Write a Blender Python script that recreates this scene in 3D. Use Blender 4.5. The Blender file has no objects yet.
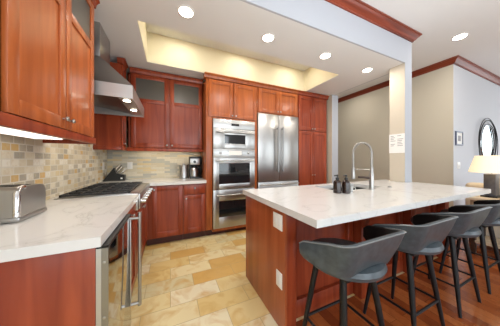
import bpy, bmesh, math, random
from mathutils import Vector, Matrix
random.seed(7)
PI = math.pi
SC = bpy.context.scene
COL = SC.collection

def lin(r, g, b):
    f = lambda c: (c/255/12.92) if c/255 <= .04045 else ((c/255+.055)/1.055)**2.4
    return (f(r), f(g), f(b), 1)

# ------------------------------------------------------------------ camera
cam_d = bpy.data.cameras.new('camera'); cam = bpy.data.objects.new('camera', cam_d); COL.objects.link(cam)
cam.location = (0, 0, 1.246); cam.rotation_euler = (PI/2, 0, -math.radians(24.0))
cam_d.sensor_width = 36; cam_d.lens = 36*180/500; cam_d.shift_y = -3.3/500; cam_d.clip_start = .02
SC.camera = cam

# ------------------------------------------------------------------ world, exposure
SC.view_settings.view_transform = 'Standard'; SC.view_settings.look = 'None'
SC.view_settings.gamma = 1; SC.view_settings.use_curve_mapping = False
SC.view_settings.exposure = 0.50
W = bpy.data.worlds.new('sky'); SC.world = W; W.use_nodes = True
wn = W.node_tree.nodes; wl = W.node_tree.links
bg = wn['Background']; bg.inputs['Strength'].default_value = 1.6
tc = wn.new('ShaderNodeTexCoord'); sx = wn.new('ShaderNodeSeparateXYZ'); wl.new(tc.outputs['Generated'], sx.inputs[0])
rp = wn.new('ShaderNodeValToRGB'); wl.new(sx.outputs['Z'], rp.inputs[0])
e = rp.color_ramp.elements
e[0].position = 0.0; e[0].color = (.16, .19, .13, 1); e[1].position = 1; e[1].color = (.75, .86, 1, 1)
k = e.new(.02); k.color = (.30, .36, .25, 1); k = e.new(.10); k.color = (.80, .88, .95, 1)
wl.new(rp.outputs[0], bg.inputs['Color'])

def area(name, loc, rot, sx_, sy_, power, color, spread=PI):
    d = bpy.data.lights.new(name, 'AREA'); d.shape = 'RECTANGLE'; d.size = sx_; d.size_y = sy_
    d.energy = power; d.color = color; d.spread = spread
    o = bpy.data.objects.new(name, d); COL.objects.link(o); o.location = loc; o.rotation_euler = rot
    return o
DAY = (.84, .92, 1.0)
area('daylight', (1.35, -3.88, 1.55), (PI/2, 0, 0), 3.3, 2.0, 62, DAY)
area('daylight.001', (6.2, -3.88, 1.55), (PI/2, 0, 0), 3.3, 2.0, 52, DAY)
area('daylight.002', (8.88, -.5, 1.55), (PI/2, 0, PI/2), 3.2, 2.0, 34, DAY)

area('ceiling_fill', (1.3, -.7, 1.32), (PI, 0, 0), 2.4, 1.2, 55, (.90, .95, 1.0))  # added fill light facing up to lift the ceilings, no such lamp in the room
area('left_fill', (-.85, -1.5, 1.6), (PI/2, 0, -PI/2), 2.0, 1.8, 26, DAY)  # cool fill at the added left window, meant for the hood apron

# ------------------------------------------------------------------ materials
def nm(name):
    m = bpy.data.materials.new(name); m.use_nodes = True
    nt = m.node_tree; return m, nt, nt.nodes, nt.links, nt.nodes['Principled BSDF']
def plain(name, col, rough=.5, metal=0, spec=.5, bump=0, bscale=60, var=0, **kw):
    m, nt, n, l, b = nm(name)
    b.inputs['Base Color'].default_value = col; b.inputs['Roughness'].default_value = rough
    b.inputs['Metallic'].default_value = metal; b.inputs['Specular IOR Level'].default_value = spec
    t = n.new('ShaderNodeTexCoord'); no = n.new('ShaderNodeTexNoise'); no.inputs['Scale'].default_value = bscale
    l.new(t.outputs['Object'], no.inputs['Vector'])
    if var:
        r = n.new('ShaderNodeValToRGB'); l.new(no.outputs['Fac'], r.inputs[0])
        r.color_ramp.elements[0].position = .3; r.color_ramp.elements[1].position = .7
        r.color_ramp.elements[0].color = tuple(c*(1-var) for c in col[:3])+(1,)
        r.color_ramp.elements[1].color = tuple(min(1, c*(1+var)) for c in col[:3])+(1,)
        l.new(r.outputs[0], b.inputs['Base Color'])
    if bump:
        bp = n.new('ShaderNodeBump'); bp.inputs['Strength'].default_value = bump; bp.inputs['Distance'].default_value = .002
        l.new(no.outputs['Fac'], bp.inputs['Height']); l.new(bp.outputs[0], b.inputs['Normal'])
    for k_, v in kw.items(): b.inputs[k_].default_value = v
    return m
def wood(name, c1, c2, rough=.3, axis=2, scale=14):
    m, nt, n, l, b = nm(name)
    t = n.new('ShaderNodeTexCoord'); mp = n.new('ShaderNodeMapping'); s = [scale]*3; s[axis] = scale*.07
    mp.inputs['Scale'].default_value = s; l.new(t.outputs['Object'], mp.inputs[0])
    no = n.new('ShaderNodeTexNoise'); no.inputs['Scale'].default_value = 1; no.inputs['Detail'].default_value = 6
    no.inputs['Distortion'].default_value = .6
    l.new(mp.outputs[0], no.inputs['Vector'])
    r = n.new('ShaderNodeValToRGB'); r.color_ramp.elements[0].position = .32; r.color_ramp.elements[1].position = .70
    r.color_ramp.elements[0].color = c1; r.color_ramp.elements[1].color = c2
    l.new(no.outputs['Fac'], r.inputs[0]); l.new(r.outputs[0], b.inputs['Base Color'])
    b.inputs['Roughness'].default_value = rough; b.inputs['Coat Weight'].default_value = .12; b.inputs['Coat Roughness'].default_value = .18; b.inputs['Specular IOR Level'].default_value = .35
    return m
def steel(name, col=.62, rough=.24, axis=0):
    m, nt, n, l, b = nm(name)
    b.inputs['Base Color'].default_value = (col, col*.985, col*.96, 1); b.inputs['Metallic'].default_value = 1
    t = n.new('ShaderNodeTexCoord'); mp = n.new('ShaderNodeMapping'); s = [220]*3; s[axis] = 3
    mp.inputs['Scale'].default_value = s; l.new(t.outputs['Object'], mp.inputs[0])
    no = n.new('ShaderNodeTexNoise'); no.inputs['Scale'].default_value = 1; l.new(mp.outputs[0], no.inputs['Vector'])
    mr = n.new('ShaderNodeMapRange'); mr.inputs['To Min'].default_value = rough*.8; mr.inputs['To Max'].default_value = rough*1.25
    l.new(no.outputs['Fac'], mr.inputs[0]); l.new(mr.outputs[0], b.inputs['Roughness'])
    return m
def emit(name, col, s):
    m, nt, n, l, b = nm(name)
    b.inputs['Base Color'].default_value = col; b.inputs['Emission Color'].default_value = col
    b.inputs['Emission Strength'].default_value = s
    return m
def stone(name, ax, ay, bw, rh, mort, cols, mcol, rough, veins=0.0, squash=1, off=.5, shift=(0, 0), bump=.4, nscale=9, vcol=None):
    """brick / tile pattern laid on world axes ax (along the course) and ay (across)"""
    m, nt, n, l, b = nm(name)
    t = n.new('ShaderNodeTexCoord'); s = n.new('ShaderNodeSeparateXYZ'); l.new(t.outputs['Object'], s.inputs[0])
    c = n.new('ShaderNodeCombineXYZ')
    for i, (a, sh) in enumerate(((ax, shift[0]), (ay, shift[1]))):
        ad = n.new('ShaderNodeMath'); ad.operation = 'ADD'; ad.inputs[1].default_value = sh+20*(bw if i == 0 else rh)
        l.new(s.outputs[a], ad.inputs[0]); l.new(ad.outputs[0], c.inputs[i])
    br = n.new('ShaderNodeTexBrick'); l.new(c.outputs[0], br.inputs['Vector'])
    br.inputs['Scale'].default_value = 1; br.inputs['Brick Width'].default_value = bw; br.inputs['Row Height'].default_value = rh
    br.inputs['Mortar Size'].default_value = mort; br.inputs['Mortar Smooth'].default_value = .2
    br.inputs['Color1'].default_value = (0, 0, 0, 1); br.inputs['Color2'].default_value = (1, 1, 1, 1); br.inputs['Mortar'].default_value = (.5, .5, .5, 1)
    br.offset = off; br.squash = squash; br.squash_frequency = 2
    r = n.new('ShaderNodeValToRGB'); r.color_ramp.interpolation = 'CONSTANT'
    el = r.color_ramp.elements; N = len(cols)
    el[0].position = 0; el[0].color = cols[0]; el[1].position = 1/N; el[1].color = cols[1]
    for i in range(2, N):
        q = el.new(i/N); q.color = cols[i]
    l.new(br.outputs['Color'], r.inputs[0])
    no = n.new('ShaderNodeTexNoise'); no.inputs['Scale'].default_value = nscale; no.inputs['Detail'].default_value = 7
    no.inputs['Distortion'].default_value = 1.2; l.new(t.outputs['Object'], no.inputs['Vector'])
    vr = n.new('ShaderNodeValToRGB'); vr.color_ramp.elements[0].position = .46; vr.color_ramp.elements[1].position = .68
    l.new(no.outputs['Fac'], vr.inputs[0])
    vm = n.new('ShaderNodeMath'); vm.operation = 'MULTIPLY'; vm.inputs[1].default_value = veins; l.new(vr.outputs[0], vm.inputs[0])
    mx = n.new('ShaderNodeMixRGB'); l.new(vm.outputs[0], mx.inputs[0]); l.new(r.outputs[0], mx.inputs[1]); mx.inputs[2].default_value = vcol or cols[0]
    m2 = n.new('ShaderNodeMixRGB'); l.new(br.outputs['Fac'], m2.inputs[0]); l.new(mx.outputs[0], m2.inputs[1]); m2.inputs[2].default_value = mcol
    l.new(m2.outputs[0], b.inputs['Base Color']); b.inputs['Roughness'].default_value = rough
    mu = n.new('ShaderNodeMath'); mu.operation = 'SUBTRACT'; l.new(no.outputs['Fac'], mu.inputs[0]); l.new(br.outputs['Fac'], mu.inputs[1])
    bp = n.new('ShaderNodeBump'); bp.inputs['Strength'].default_value = bump; bp.inputs['Distance'].default_value = .004
    l.new(mu.outputs[0], bp.inputs['Height']); l.new(bp.outputs[0], b.inputs['Normal'])
    return m
def quartz(name):
    m, nt, n, l, b = nm(name)
    t = n.new('ShaderNodeTexCoord')
    no = n.new('ShaderNodeTexNoise'); no.inputs['Scale'].default_value = 1.6; no.inputs['Detail'].default_value = 8; no.inputs['Distortion'].default_value = 1.5
    l.new(t.outputs['Object'], no.inputs['Vector'])
    r = n.new('ShaderNodeValToRGB'); base = lin(218, 216, 213)
    e = r.color_ramp.elements; e[0].position = .47; e[0].color = base; e[1].position = .53; e[1].color = base
    k = e.new(.497); k.color = lin(213, 211, 208); k = e.new(.50); k.color = lin(196, 193, 190); k = e.new(.503); k.color = lin(213, 211, 208)
    l.new(no.outputs['Fac'], r.inputs[0]); l.new(r.outputs[0], b.inputs['Base Color']); b.inputs['Roughness'].default_value = .13
    return m

M = {}
M['cherry'] = wood('cherry', lin(120, 44, 23), lin(156, 70, 39), .32)
M['cherry_lit'] = wood('cherry_lit', lin(144, 70, 31), lin(182, 100, 52), .30)  # same cherry, lightened: the warm light on these fronts is in the colour
M['cherry_brown'] = wood('cherry_brown', lin(138, 66, 34), lin(170, 92, 54), .32)
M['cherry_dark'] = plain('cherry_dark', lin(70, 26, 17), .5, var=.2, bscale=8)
M['trimwood'] = wood('trimwood', lin(100, 40, 24), lin(140, 64, 42), .3, axis=0)
M['trimwoodY'] = wood('trimwood_along', lin(100, 40, 24), lin(140, 64, 42), .3, axis=1)
M['quartz'] = quartz('quartz')
M['steel'] = steel('steel', .43, .32, 0)
M['steelv'] = steel('steel_vertical', .44, .32, 2)
M['steel_soft'] = steel('steel_soft', .55, .45, 0)
M['mirror_steel'] = steel('mirror_steel', .50, .07, 2)
M['darksteel'] = steel('dark_steel', .30, .3, 0)
M['nickel'] = plain('nickel', (.42, .41, .39, 1), .34, 1)
M['chrome'] = plain('chrome', (.75, .75, .75, 1), .12, 1)
M['blackmetal'] = plain('black_metal', lin(20, 20, 21), .42, 0, .3)
M['castiron'] = plain('cast_iron', lin(46, 46, 47), .5, 0, .4, bump=.2, bscale=300)
M['blackplastic'] = plain('black_plastic', lin(26, 26, 27), .3)
M['leather'] = plain('leather', lin(62, 70, 75), .36, 0, .5, bump=.2, bscale=28, var=.25)
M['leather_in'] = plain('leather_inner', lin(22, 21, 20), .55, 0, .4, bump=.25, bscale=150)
M['piping'] = plain('piping', lin(112, 116, 118), .45)
M['ceil'] = plain('ceiling_paint', lin(222, 222, 220), .9, bump=.05, bscale=200)
M['cream'] = plain('recess_paint', lin(224, 215, 184), .85, bump=.05, bscale=200)
M['beige'] = plain('beige_paint', lin(194, 186, 169), .85, bump=.05, bscale=200)
M['post'] = plain('post_paint', lin(202, 191, 173), .85, bump=.05, bscale=200)
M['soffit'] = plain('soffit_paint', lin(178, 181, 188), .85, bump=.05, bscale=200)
M['white'] = plain('white_paint', lin(204, 206, 210), .8, bump=.05, bscale=200)
M['trimwhite'] = plain('trim_white', lin(228, 226, 222), .5)
M['plate'] = plain('plate_white', lin(235, 232, 225), .4)
M['tile'] = stone('slate_tile', 0, 1, .43, .197, .0022,
    [lin(222, 204, 152), lin(226, 210, 164), lin(218, 192, 130), lin(208, 168, 98), lin(224, 208, 162), lin(228, 217, 184), lin(220, 198, 142), lin(210, 198, 156)],
    lin(176, 154, 112), .33, veins=.7, off=.5, shift=(-.005, .111), bump=.25, nscale=6, vcol=lin(200, 158, 86))
M['splash_l'] = stone('backsplash_brick', 1, 2, .098, .05, .004,
    [lin(200, 189, 164), lin(218, 211, 194), lin(192, 180, 154), lin(176, 168, 150), lin(208, 198, 174), lin(200, 166, 108), lin(222, 217, 204), lin(186, 174, 150), lin(162, 156, 142), lin(212, 203, 182), lin(206, 188, 148)],
    lin(210, 204, 190), .55, veins=.5, squash=.7, bump=.6, nscale=30, vcol=lin(198, 180, 146))
M['splash_b'] = stone('backsplash_ledge', 0, 2, .21, .036, .0016,
    [lin(208, 197, 170), lin(216, 207, 184), lin(180, 178, 164), lin(202, 189, 158), lin(212, 203, 182), lin(190, 186, 170), lin(216, 196, 150), lin(172, 171, 162), lin(214, 205, 182)],
    lin(200, 192, 174), .55, veins=.4, off=.41, bump=.6, nscale=30, vcol=lin(196, 186, 162))
M['plank'] = stone('floor_plank', 1, 0, 1.3, .085, .0010,
    [lin(146, 74, 36), lin(162, 88, 44), lin(128, 62, 30), lin(170, 96, 50), lin(150, 78, 38), lin(136, 68, 34)],
    lin(70, 34, 18), .19, veins=.4, off=.37, bump=.04, nscale=12, vcol=lin(118, 56, 28))
M['frost'] = plain('frosted_glass', lin(92, 87, 80), .28, 0, .5, **{'Transmission Weight': .25})
M['blackglass'] = plain('black_glass', lin(24, 27, 30), .05, 0, .8)
M['display'] = plain('display', lin(30, 32, 34), .2)
M['pane'] = plain('window_glass', (1, 1, 1, 1), 0, 0, .5, **{'Transmission Weight': 1.0, 'IOR': 1.01})
M['lamp'] = emit('downlight_glow', (1, .93, .80, 1), 14)
M['strip'] = emit('strip_glow', (1, .93, .85, 1), 1.05)
M['strip_warm'] = emit('strip_glow_warm', (1, .88, .70, 1), 4.5)
M['halogen'] = emit('halogen_glow', (1, .9, .74, 1), 14)
M['shade'] = emit('lampshade', lin(250, 232, 196), .36)
M['paper'] = plain('paper', lin(238, 236, 232), .7)
M['ink'] = plain('ink', lin(150, 148, 150), .7)
M['amber'] = plain('amber_bottle', lin(40, 22, 16), .15, 0, .6)
M['graystone'] = plain('lamp_stone', lin(72, 70, 72), .5, var=.2, bscale=25)
M['linen'] = plain('linen', lin(206, 192, 170), .85, bump=.4, bscale=300, var=.06)
M['linen_dark'] = plain('linen_brown', lin(150, 126, 100), .85, bump=.4, bscale=300, var=.06)
M['palewood'] = wood('pale_wood', lin(196, 176, 146), lin(222, 206, 180), .4, axis=1)
M['espresso'] = plain('espresso_wood', lin(58, 40, 30), .4)
M['mirrorglass'] = plain('mirror_glass', (.85, .87, .88, 1), .02, 1)
M['navy'] = plain('navy_frame', lin(66, 70, 92), .4)
M['sinksteel'] = steel('sink_steel', .12, .35, 0)

# ------------------------------------------------------------------ mesh helpers
class MB:
    def __init__(s): s.bm = bmesh.new()
    def box(s, x0, x1, y0, y1, z0, z1, bev=0, seg=2):
        b = bmesh.new(); bmesh.ops.create_cube(b, size=1)
        lo = (min(x0, x1), min(y0, y1), min(z0, z1)); hi = (max(x0, x1), max(y0, y1), max(z0, z1))
        for v in b.verts:
            v.co = [lo[i]+(v.co[i]+.5)*(hi[i]-lo[i]) for i in range(3)]
        if bev: bmesh.ops.bevel(b, geom=b.edges[:], offset=bev, segments=seg, profile=.5, affect='EDGES')
        s.add(b); return s
    def add(s, b, mat=None):
        if mat: bmesh.ops.transform(b, matrix=mat, verts=b.verts[:])
        me = bpy.data.meshes.new('t'); b.to_mesh(me); b.free(); s.bm.from_mesh(me); bpy.data.meshes.remove(me)
    def lathe(s, prof, c=(0, 0, 0), seg=24, mat=None, sx=1, sy=1):
        b = bmesh.new(); rings = []
        for r, z in prof:
            rings.append([b.verts.new((c[0]+sx*r*math.cos(2*PI*i/seg), c[1]+sy*r*math.sin(2*PI*i/seg), c[2]+z)) for i in range(seg)])
        for a, q in zip(rings, rings[1:]):
            for i in range(seg): b.faces.new((a[i], a[(i+1) % seg], q[(i+1) % seg], q[i]))
        b.faces.new(rings[0][::-1]); b.faces.new(rings[-1])
        bmesh.ops.recalc_face_normals(b, faces=b.faces[:])
        s.add(b, mat); return s
    def tube(s, pts, r, seg=10, closed=False):
        """tube through pts, r a number or a list"""
        P = [Vector(p) for p in pts]; N = len(P); R = r if isinstance(r, (list, tuple)) else [r]*N
        b = bmesh.new(); rings = []; up = None
        for i in range(N):
            if closed: d = P[(i+1) % N]-P[i-1]
            else: d = P[min(i+1, N-1)]-P[max(i-1, 0)]
            d.normalize()
            if up is None:
                up = Vector((0, 0, 1)) if abs(d.z) < .9 else Vector((1, 0, 0))
            x = d.cross(up)
            if x.length < 1e-5: x = d.cross(Vector((0, 1, 0)))
            x.normalize(); y = x.cross(d).normalized(); up = y
            rings.append([b.verts.new(P[i]+R[i]*(math.cos(2*PI*j/seg)*x+math.sin(2*PI*j/seg)*y)) for j in range(seg)])
        L = list(zip(rings, rings[1:]))
        if closed: L.append((rings[-1], rings[0]))
        for a, q in L:
            for j in range(seg): b.faces.new((a[j], a[(j+1) % seg], q[(j+1) % seg], q[j]))
        if not closed: b.faces.new(rings[0][::-1]); b.faces.new(rings[-1])
        bmesh.ops.recalc_face_normals(b, faces=b.faces[:])
        s.add(b); return s
    def hull(s, bot, top):
        """prism between two loops with equal counts"""
        b = bmesh.new(); A = [b.verts.new(p) for p in bot]; T = [b.verts.new(p) for p in top]; n = len(A)
        for i in range(n): b.faces.new((A[i], A[(i+1) % n], T[(i+1) % n], T[i]))
        b.faces.new(A[::-1]); b.faces.new(T); bmesh.ops.recalc_face_normals(b, faces=b.faces[:])
        s.add(b); return s
    def rot(s, mat): bmesh.ops.transform(s.bm, matrix=mat, verts=s.bm.verts[:]); return s
    def build(s, name, mat, parent=None, smooth=True, local=False):
        if parent is not None and not local:
            w = Vector(parent.location); p = parent.parent
            while p: w += Vector(p.location); p = p.parent
            for v in s.bm.verts: v.co -= w
        me = bpy.data.meshes.new(name); s.bm.to_mesh(me); s.bm.free()
        me.materials.append(M[mat])
        if smooth:
            for f in me.polygons: f.use_smooth = True
            me.set_sharp_from_angle(angle=math.radians(35))
        o = bpy.data.objects.new(name, me); COL.objects.link(o)
        if parent is not None: o.parent = parent
        return o
def tag(o, label, cat, group=None):
    o['label'] = label; o['category'] = cat
    if group: o['group'] = group
    return o
def thing(name, label, cat, loc, group=None):
    o = bpy.data.objects.new(name, None); o.empty_display_size = .1; COL.objects.link(o); o.location = loc
    return tag(o, label, cat, group)
def struct(o): o['kind'] = 'structure'; return o
def rebase(o, loc):
    """put a one-mesh thing's origin at its base"""
    for v in o.data.vertices: v.co -= Vector(loc)
    o.location = loc; return o
def copy_tree(o, parent=None):
    c = o.copy(); COL.objects.link(c)
    if parent: c.parent = parent
    for ch in list(o.children): copy_tree(ch, c)
    return c

# ------------------------------------------------------------------ room dimensions
XL, YB, ZL, ZH = -.92, 3.55, 2.645, 3.08     # left wall, back wall, kitchen ceiling, high ceiling
SY, SX = 1.46, 3.27                          # soffit face, its right end
XW, YW = 4.70, 1.48                          # beige hall wall, white wall
XR, YR, YH = 9.0, -4.0, 5.2
RX0, RX1, RY0, RY1 = -.30, 2.55, 2.11, 2.955 # ceiling recess
# floors
struct(MB().box(XL-.1, .735, YR, YB, -.1, 0).box(.735, 3.2, 1.12, YB, -.1, 0).build('floor', 'tile', smooth=False))
struct(MB().box(.735, XR, YR, 1.12, -.1, 0).box(3.2, XR, 1.12, YH, -.1, 0).build('floor.001', 'plank', smooth=False))
# walls
struct(MB().box(XL-.1, XL, YR, -2.6, 0, ZH+.1).box(XL-.1, XL, -.4, YB+.1, 0, ZH+.1).box(XL-.1, XL, -2.6, -.4, 0, .6).box(XL-.1, XL, -2.6, -.4, 2.6, ZH+.1).build('wall_left', 'white'))
t = MB()
for y in (-2.6, -1.53, -.46): t.box(XL-.08, XL-.02, y, y+.06, .6, 2.6)
for z in (.6, 1.6, 2.54): t.box(XL-.08, XL-.02, -2.6, -.4, z, z+.06)
struct(t.build('window_4', 'trimwhite'))  # unseen window added to bring cool light onto the hood apron
struct(MB().box(XL, 3.187, YB, YB+.1, 0, ZH+.1).build('wall_back', 'beige'))
struct(MB().box(XW, XW+.1, YW+.003, YH, 0, ZH+.1).build('wall_hall', 'beige'))
struct(MB().box(XW+.1, XR, YW, YW+.1, 0, ZH+.1).box(XW, XW+.1, YW, YW+.003, 0, ZH+.1).build('wall_right', 'white', smooth=False))
struct(MB().box(3.187, XW+.1, YH, YH+.1, 0, ZH+.1).build('wall_far', 'beige'))
w = MB()
wins = [(-.3, 3.0), (4.55, 7.85)]
xs = [XL-.1]+[v for q in wins for v in q]+[XR+.1]
for i in range(0, len(xs), 2): w.box(xs[i], xs[i+1], YR-.1, YR, 0, ZH+.1)
for a, b in wins: w.box(a, b, YR-.1, YR, 0, .5).box(a, b, YR-.1, YR, 2.6, ZH+.1)
struct(w.build('wall_rear', 'white'))
w = MB().box(XR, XR+.1, YR, -2.2, 0, ZH+.1).box(XR, XR+.1, 1.2, YW+.1, 0, ZH+.1).box(XR, XR+.1, -2.2, 1.2, 0, .5).box(XR, XR+.1, -2.2, 1.2, 2.6, ZH+.1)
struct(w.build('wall_side', 'white'))
for i, (a, b) in enumerate(wins):
    t = MB(); n = 3
    for j in range(n+1):
        x = a+(b-a-.06)*j/n; t.box(x, x+.06, YR-.08, YR-.02, .5, 2.6)
    for z in (.5, 2.54, 1.9): t.box(a, b, YR-.08, YR-.02, z, z+.06)
    o = struct(t.build('window_%d' % (i+1), 'trimwhite'))
t = MB()
for j in range(4): y = -2.2+(3.4-.06)*j/3; t.box(XR+.02, XR+.08, y, y+.06, .5, 2.6)
for z in (.5, 2.54): t.box(XR+.02, XR+.08, -2.2, 1.2, z, z+.06)
struct(t.build('window_3', 'trimwhite'))
# ceilings: low kitchen ceiling with a lit recess, soffit face, high ceiling
c = MB()
c.box(XL, RX0, SY+.02, YB, ZL, ZL+.08).box(RX1, SX-.02, SY+.02, YB, ZL, ZL+.08)
c.box(RX0, RX1, SY+.02, RY0, ZL, ZL+.08).box(RX0, RX1, RY1, YB, ZL, ZL+.08)
struct(c.build('ceiling', 'ceil', smooth=False))
c = MB().box(RX0-.03, RX0, RY0-.03, RY1+.03, ZL+.08, ZH).box(RX1, RX1+.03, RY0-.03, RY1+.03, ZL+.08, ZH)
c.box(RX0, RX1, RY0-.03, RY0, ZL+.08, ZH).box(RX0, RX1, RY1, RY1+.03, ZL+.08, ZH)
# thin painted lining down to the ceiling edge
c.box(RX0-.001, RX0+.004, RY0, RY1, ZL+.004, ZH).box(RX1-.004, RX1+.001, RY0, RY1, ZL+.004, ZH)
c.box(RX0, RX1, RY1-.004, RY1+.001, ZL+.004, ZH).box(RX0, RX1, RY0-.001, RY0+.004, ZL+.004, ZH)
struct(c.build('wall_recess', 'cream', smooth=False))
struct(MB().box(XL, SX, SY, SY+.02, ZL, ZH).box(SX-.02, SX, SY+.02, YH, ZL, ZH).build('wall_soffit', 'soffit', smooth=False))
struct(MB().box(XL-.1, XR+.1, YR-.1, YH+.1, ZH, ZH+.1).build('ceiling.001', 'ceil', smooth=False))
# posts
struct(MB().box(3.095, SX, SY+.002, SY+.2, 0, ZL).build('wall_post', 'post', smooth=False))
struct(MB().box(3.187, 3.367, 2.82, YH, 0, ZL).build('wall_end', 'post', smooth=False))
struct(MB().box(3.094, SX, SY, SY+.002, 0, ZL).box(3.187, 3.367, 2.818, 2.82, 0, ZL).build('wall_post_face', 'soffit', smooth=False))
# crown mouldings: profile (out, z)
CP = [(0, 0), (.014, 0), (.018, .016), (.03, .022), (.05, .05), (.068, .066), (.074, .078), (.086, .082), (.086, .1), (0, .1)]
z0 = ZH-.1
def crown(name, p0, p1, nrm, m0, m1, mat):
    """run p0->p1 with the profile projecting along nrm; m0/m1 = mitre sign at each end"""
    p0 = Vector(p0); p1 = Vector(p1); d = (p1-p0).normalized(); n = Vector(nrm)
    A = [tuple(p0+n*o+d*(m0*o)+Vector((0, 0, z0+z))) for o, z in CP]
    B = [tuple(p1+n*o+d*(m1*o)+Vector((0, 0, z0+z))) for o, z in CP]
    return struct(MB().hull(A, B).build(name, mat))
crown('trim_1', (XL, SY, 0), (SX, SY, 0), (0, -1, 0), 0, 1, 'trimwood')
crown('trim_2', (SX, SY, 0), (SX, YH, 0), (1, 0, 0), -1, 0, 'trimwoodY')
crown('trim_3', (XW, YW, 0), (XW, YH, 0), (-1, 0, 0), -1, 0, 'trimwoodY')
crown('trim_4', (XW, YW, 0), (XR, YW, 0), (0, -1, 0), -1, 0, 'trimwood')
struct(MB().box(XW-.015, XR, YW-.015, YW, 0, .13).build('baseboard_right', 'trimwhite'))
struct(MB().box(XW-.015, XW, YW, YH, 0, .13).build('baseboard_hall', 'trimwhite'))
# backsplashes
struct(MB().box(XL, XL+.008, .2, YB, .921, 2.0).build('wall_left_tile', 'splash_l', smooth=False))
struct(MB().box(XL+.008, .53, YB-.008, YB, .921, 1.5).build('wall_back_tile', 'splash_b', smooth=False))

# ------------------------------------------------------------------ cabinet helpers
def mapper(face, pos):
    if face == '-Y': return lambda a, d, z: (a, pos+d, z)
    if face == '+X': return lambda a, d, z: (pos-d, a, z)
    if face == '-X': return lambda a, d, z: (pos+d, a, z)
def fbox(mb, m, a0, a1, d0, d1, z0, z1, bev=0):
    p = m(a0, d0, z0); q = m(a1, d1, z1)
    mb.box(p[0], q[0], p[1], q[1], p[2], q[2], bev)
def knob(parent, face, pos, a, z, r=.014):
    m = mapper(face, pos); n = Vector(m(0, -1, 0))-Vector(m(0, 0, 0))
    q = Vector((0, 0, 1)).rotation_difference(n).to_matrix().to_4x4()
    b = MB().lathe([(.006, 0), (.005, .012), (r*.8, .015), (r, .021), (r*.85, .027), (r*.4, .030)], seg=14,
                   mat=Matrix.Translation(m(a, 0, z)) @ q)
    return b.build('knob', 'nickel', parent)
def door(parent, face, pos, a0, a1, z0, z1, kn=None, glass=None, mat='cherry', fw=.062, name='door', t=.02):
    """shaker door whose front is at pos; glass = z where the glazed top begins"""
    m = mapper(face, pos); b = MB()
    fbox(b, m, a0, a0+fw, 0, t, z0, z1, .0015); fbox(b, m, a1-fw, a1, 0, t, z0, z1, .0015)
    fbox(b, m, a0+fw, a1-fw, 0, t, z0, z0+fw+.008, .0015); fbox(b, m, a0+fw, a1-fw, 0, t, z1-fw, z1, .0015)
    top = z1-fw
    if glass:
        fbox(b, m, a0+fw, a1-fw, 0, t, glass-fw*.9, glass, .0015); top = glass-fw*.9
    fbox(b, m, a0+fw-.004, a1-fw+.004, .010, t-.002, z0+fw, top+.002)
    o = b.build(name, mat, parent)
    if glass:
        g = MB(); fbox(g, m, a0+fw-.003, a1-fw+.003, .009, .014, glass-.003, z1-fw+.003)
        g = g.build('glass_pane', 'frost', o); g['label'] = 'frosted grey glass pane in the door top'
    if kn: knob(o, face, pos, kn[0], kn[1])
    return o
def slab(parent, face, pos, a0, a1, z0, z1, kn=None, mat='cherry', t=.02, name='drawer'):
    m = mapper(face, pos); b = MB(); fbox(b, m, a0, a1, 0, t, z0, z1, .002)
    o = b.build(name, mat, parent)
    if kn: knob(o, face, pos, kn[0], kn[1])
    return o
def carcass(parent, face, pos, a0, a1, d1, z0, z1, mat='cherry', hollow=False, fr=.04, mid=()):
    """cabinet box behind its doors; hollow leaves the inside open with a shelf"""
    m = mapper(face, pos); b = MB(); d0 = .022
    if not hollow: fbox(b, m, a0, a1, d0, d1, z0, z1)
    else:
        fbox(b, m, a0, a0+.018, d0, d1, z0, z1); fbox(b, m, a1-.018, a1, d0, d1, z0, z1)
        fbox(b, m, a0, a1, d1-.01, d1, z0, z1); fbox(b, m, a0, a1, d0, d1, z0, z0+.02); fbox(b, m, a0, a1, d0, d1, z1-.02, z1)
        fbox(b, m, a0, a1, d0+.02, d1, z0+.38, z0+.40); fbox(b, m, a0, a1, d0+.02, d1, z0+.74, z0+.76)
        fbox(b, m, a0, a0+fr, d0, d0+.02, z0, z1); fbox(b, m, a1-fr, a1, d0, d0+.02, z0, z1)
        for x in mid: fbox(b, m, x-fr/2, x+fr/2, d0, d0+.02, z0, z1)
    return b.build('carcass', mat, parent)
def crown_strip(parent, face, pos, a0, a1, z1, h=.07, out=.03, mat='cherry', dep=.06, name='crown'):
    m = mapper(face, pos); b = MB()
    P = [(dep, z1-h), (-.002, z1-h), (-.006, z1-h*.55), (-out*.7, z1-h*.25), (-out, z1-h*.2), (-out, z1), (dep, z1)]
    b.hull([m(a0, d, z) for d, z in P], [m(a1, d, z) for d, z in P])
    return b.build(name, mat, parent)

# ------------------------------------------------------------------ left wall cabinet (near)
FX = -.59
t = thing('wall_cabinet', 'two-door cherry wall cabinet nearest the camera, above the toaster, left of the hood', 'cabinet', (-.755, 1.5, 1.38), 'upper wall cabinets')
carcass(t, '+X', FX, .99, 1.965, .325, 1.41, 2.56, 'cherry', True, mid=(1.493,))
door(t, '+X', FX, 1.048, 1.490, 1.436, 2.555, (1.455, 1.495), 2.215, 'cherry_lit')
door(t, '+X', FX, 1.498, 1.945, 1.436, 2.555, (1.915, 1.47) if 0 else (1.530, 1.495), 2.215, 'cherry_lit')
b = MB(); fbox(b, mapper('+X', FX), .99, 1.975, -.004, .02, 1.378, 1.43, .003); fbox(b, mapper('+X', FX), 1.953, 1.975, .02, .325, 1.378, 1.43, .003)
fbox(b, mapper('+X', FX), .99, 1.012, .02, .325, 1.378, 1.43, .003); b.build('light_rail', 'cherry', t)
crown_strip(t, '+X', FX, .99, 1.98, 2.63)
u = thing('under_cabinet_light', 'long white light bar fixed under the near left wall cabinet', 'light', (-.77, 1.37, 1.385))
MB().box(-.85, -.69, 1.0, 1.74, 1.395, 1.41, .003).build('housing', 'trimwhite', u)
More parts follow.
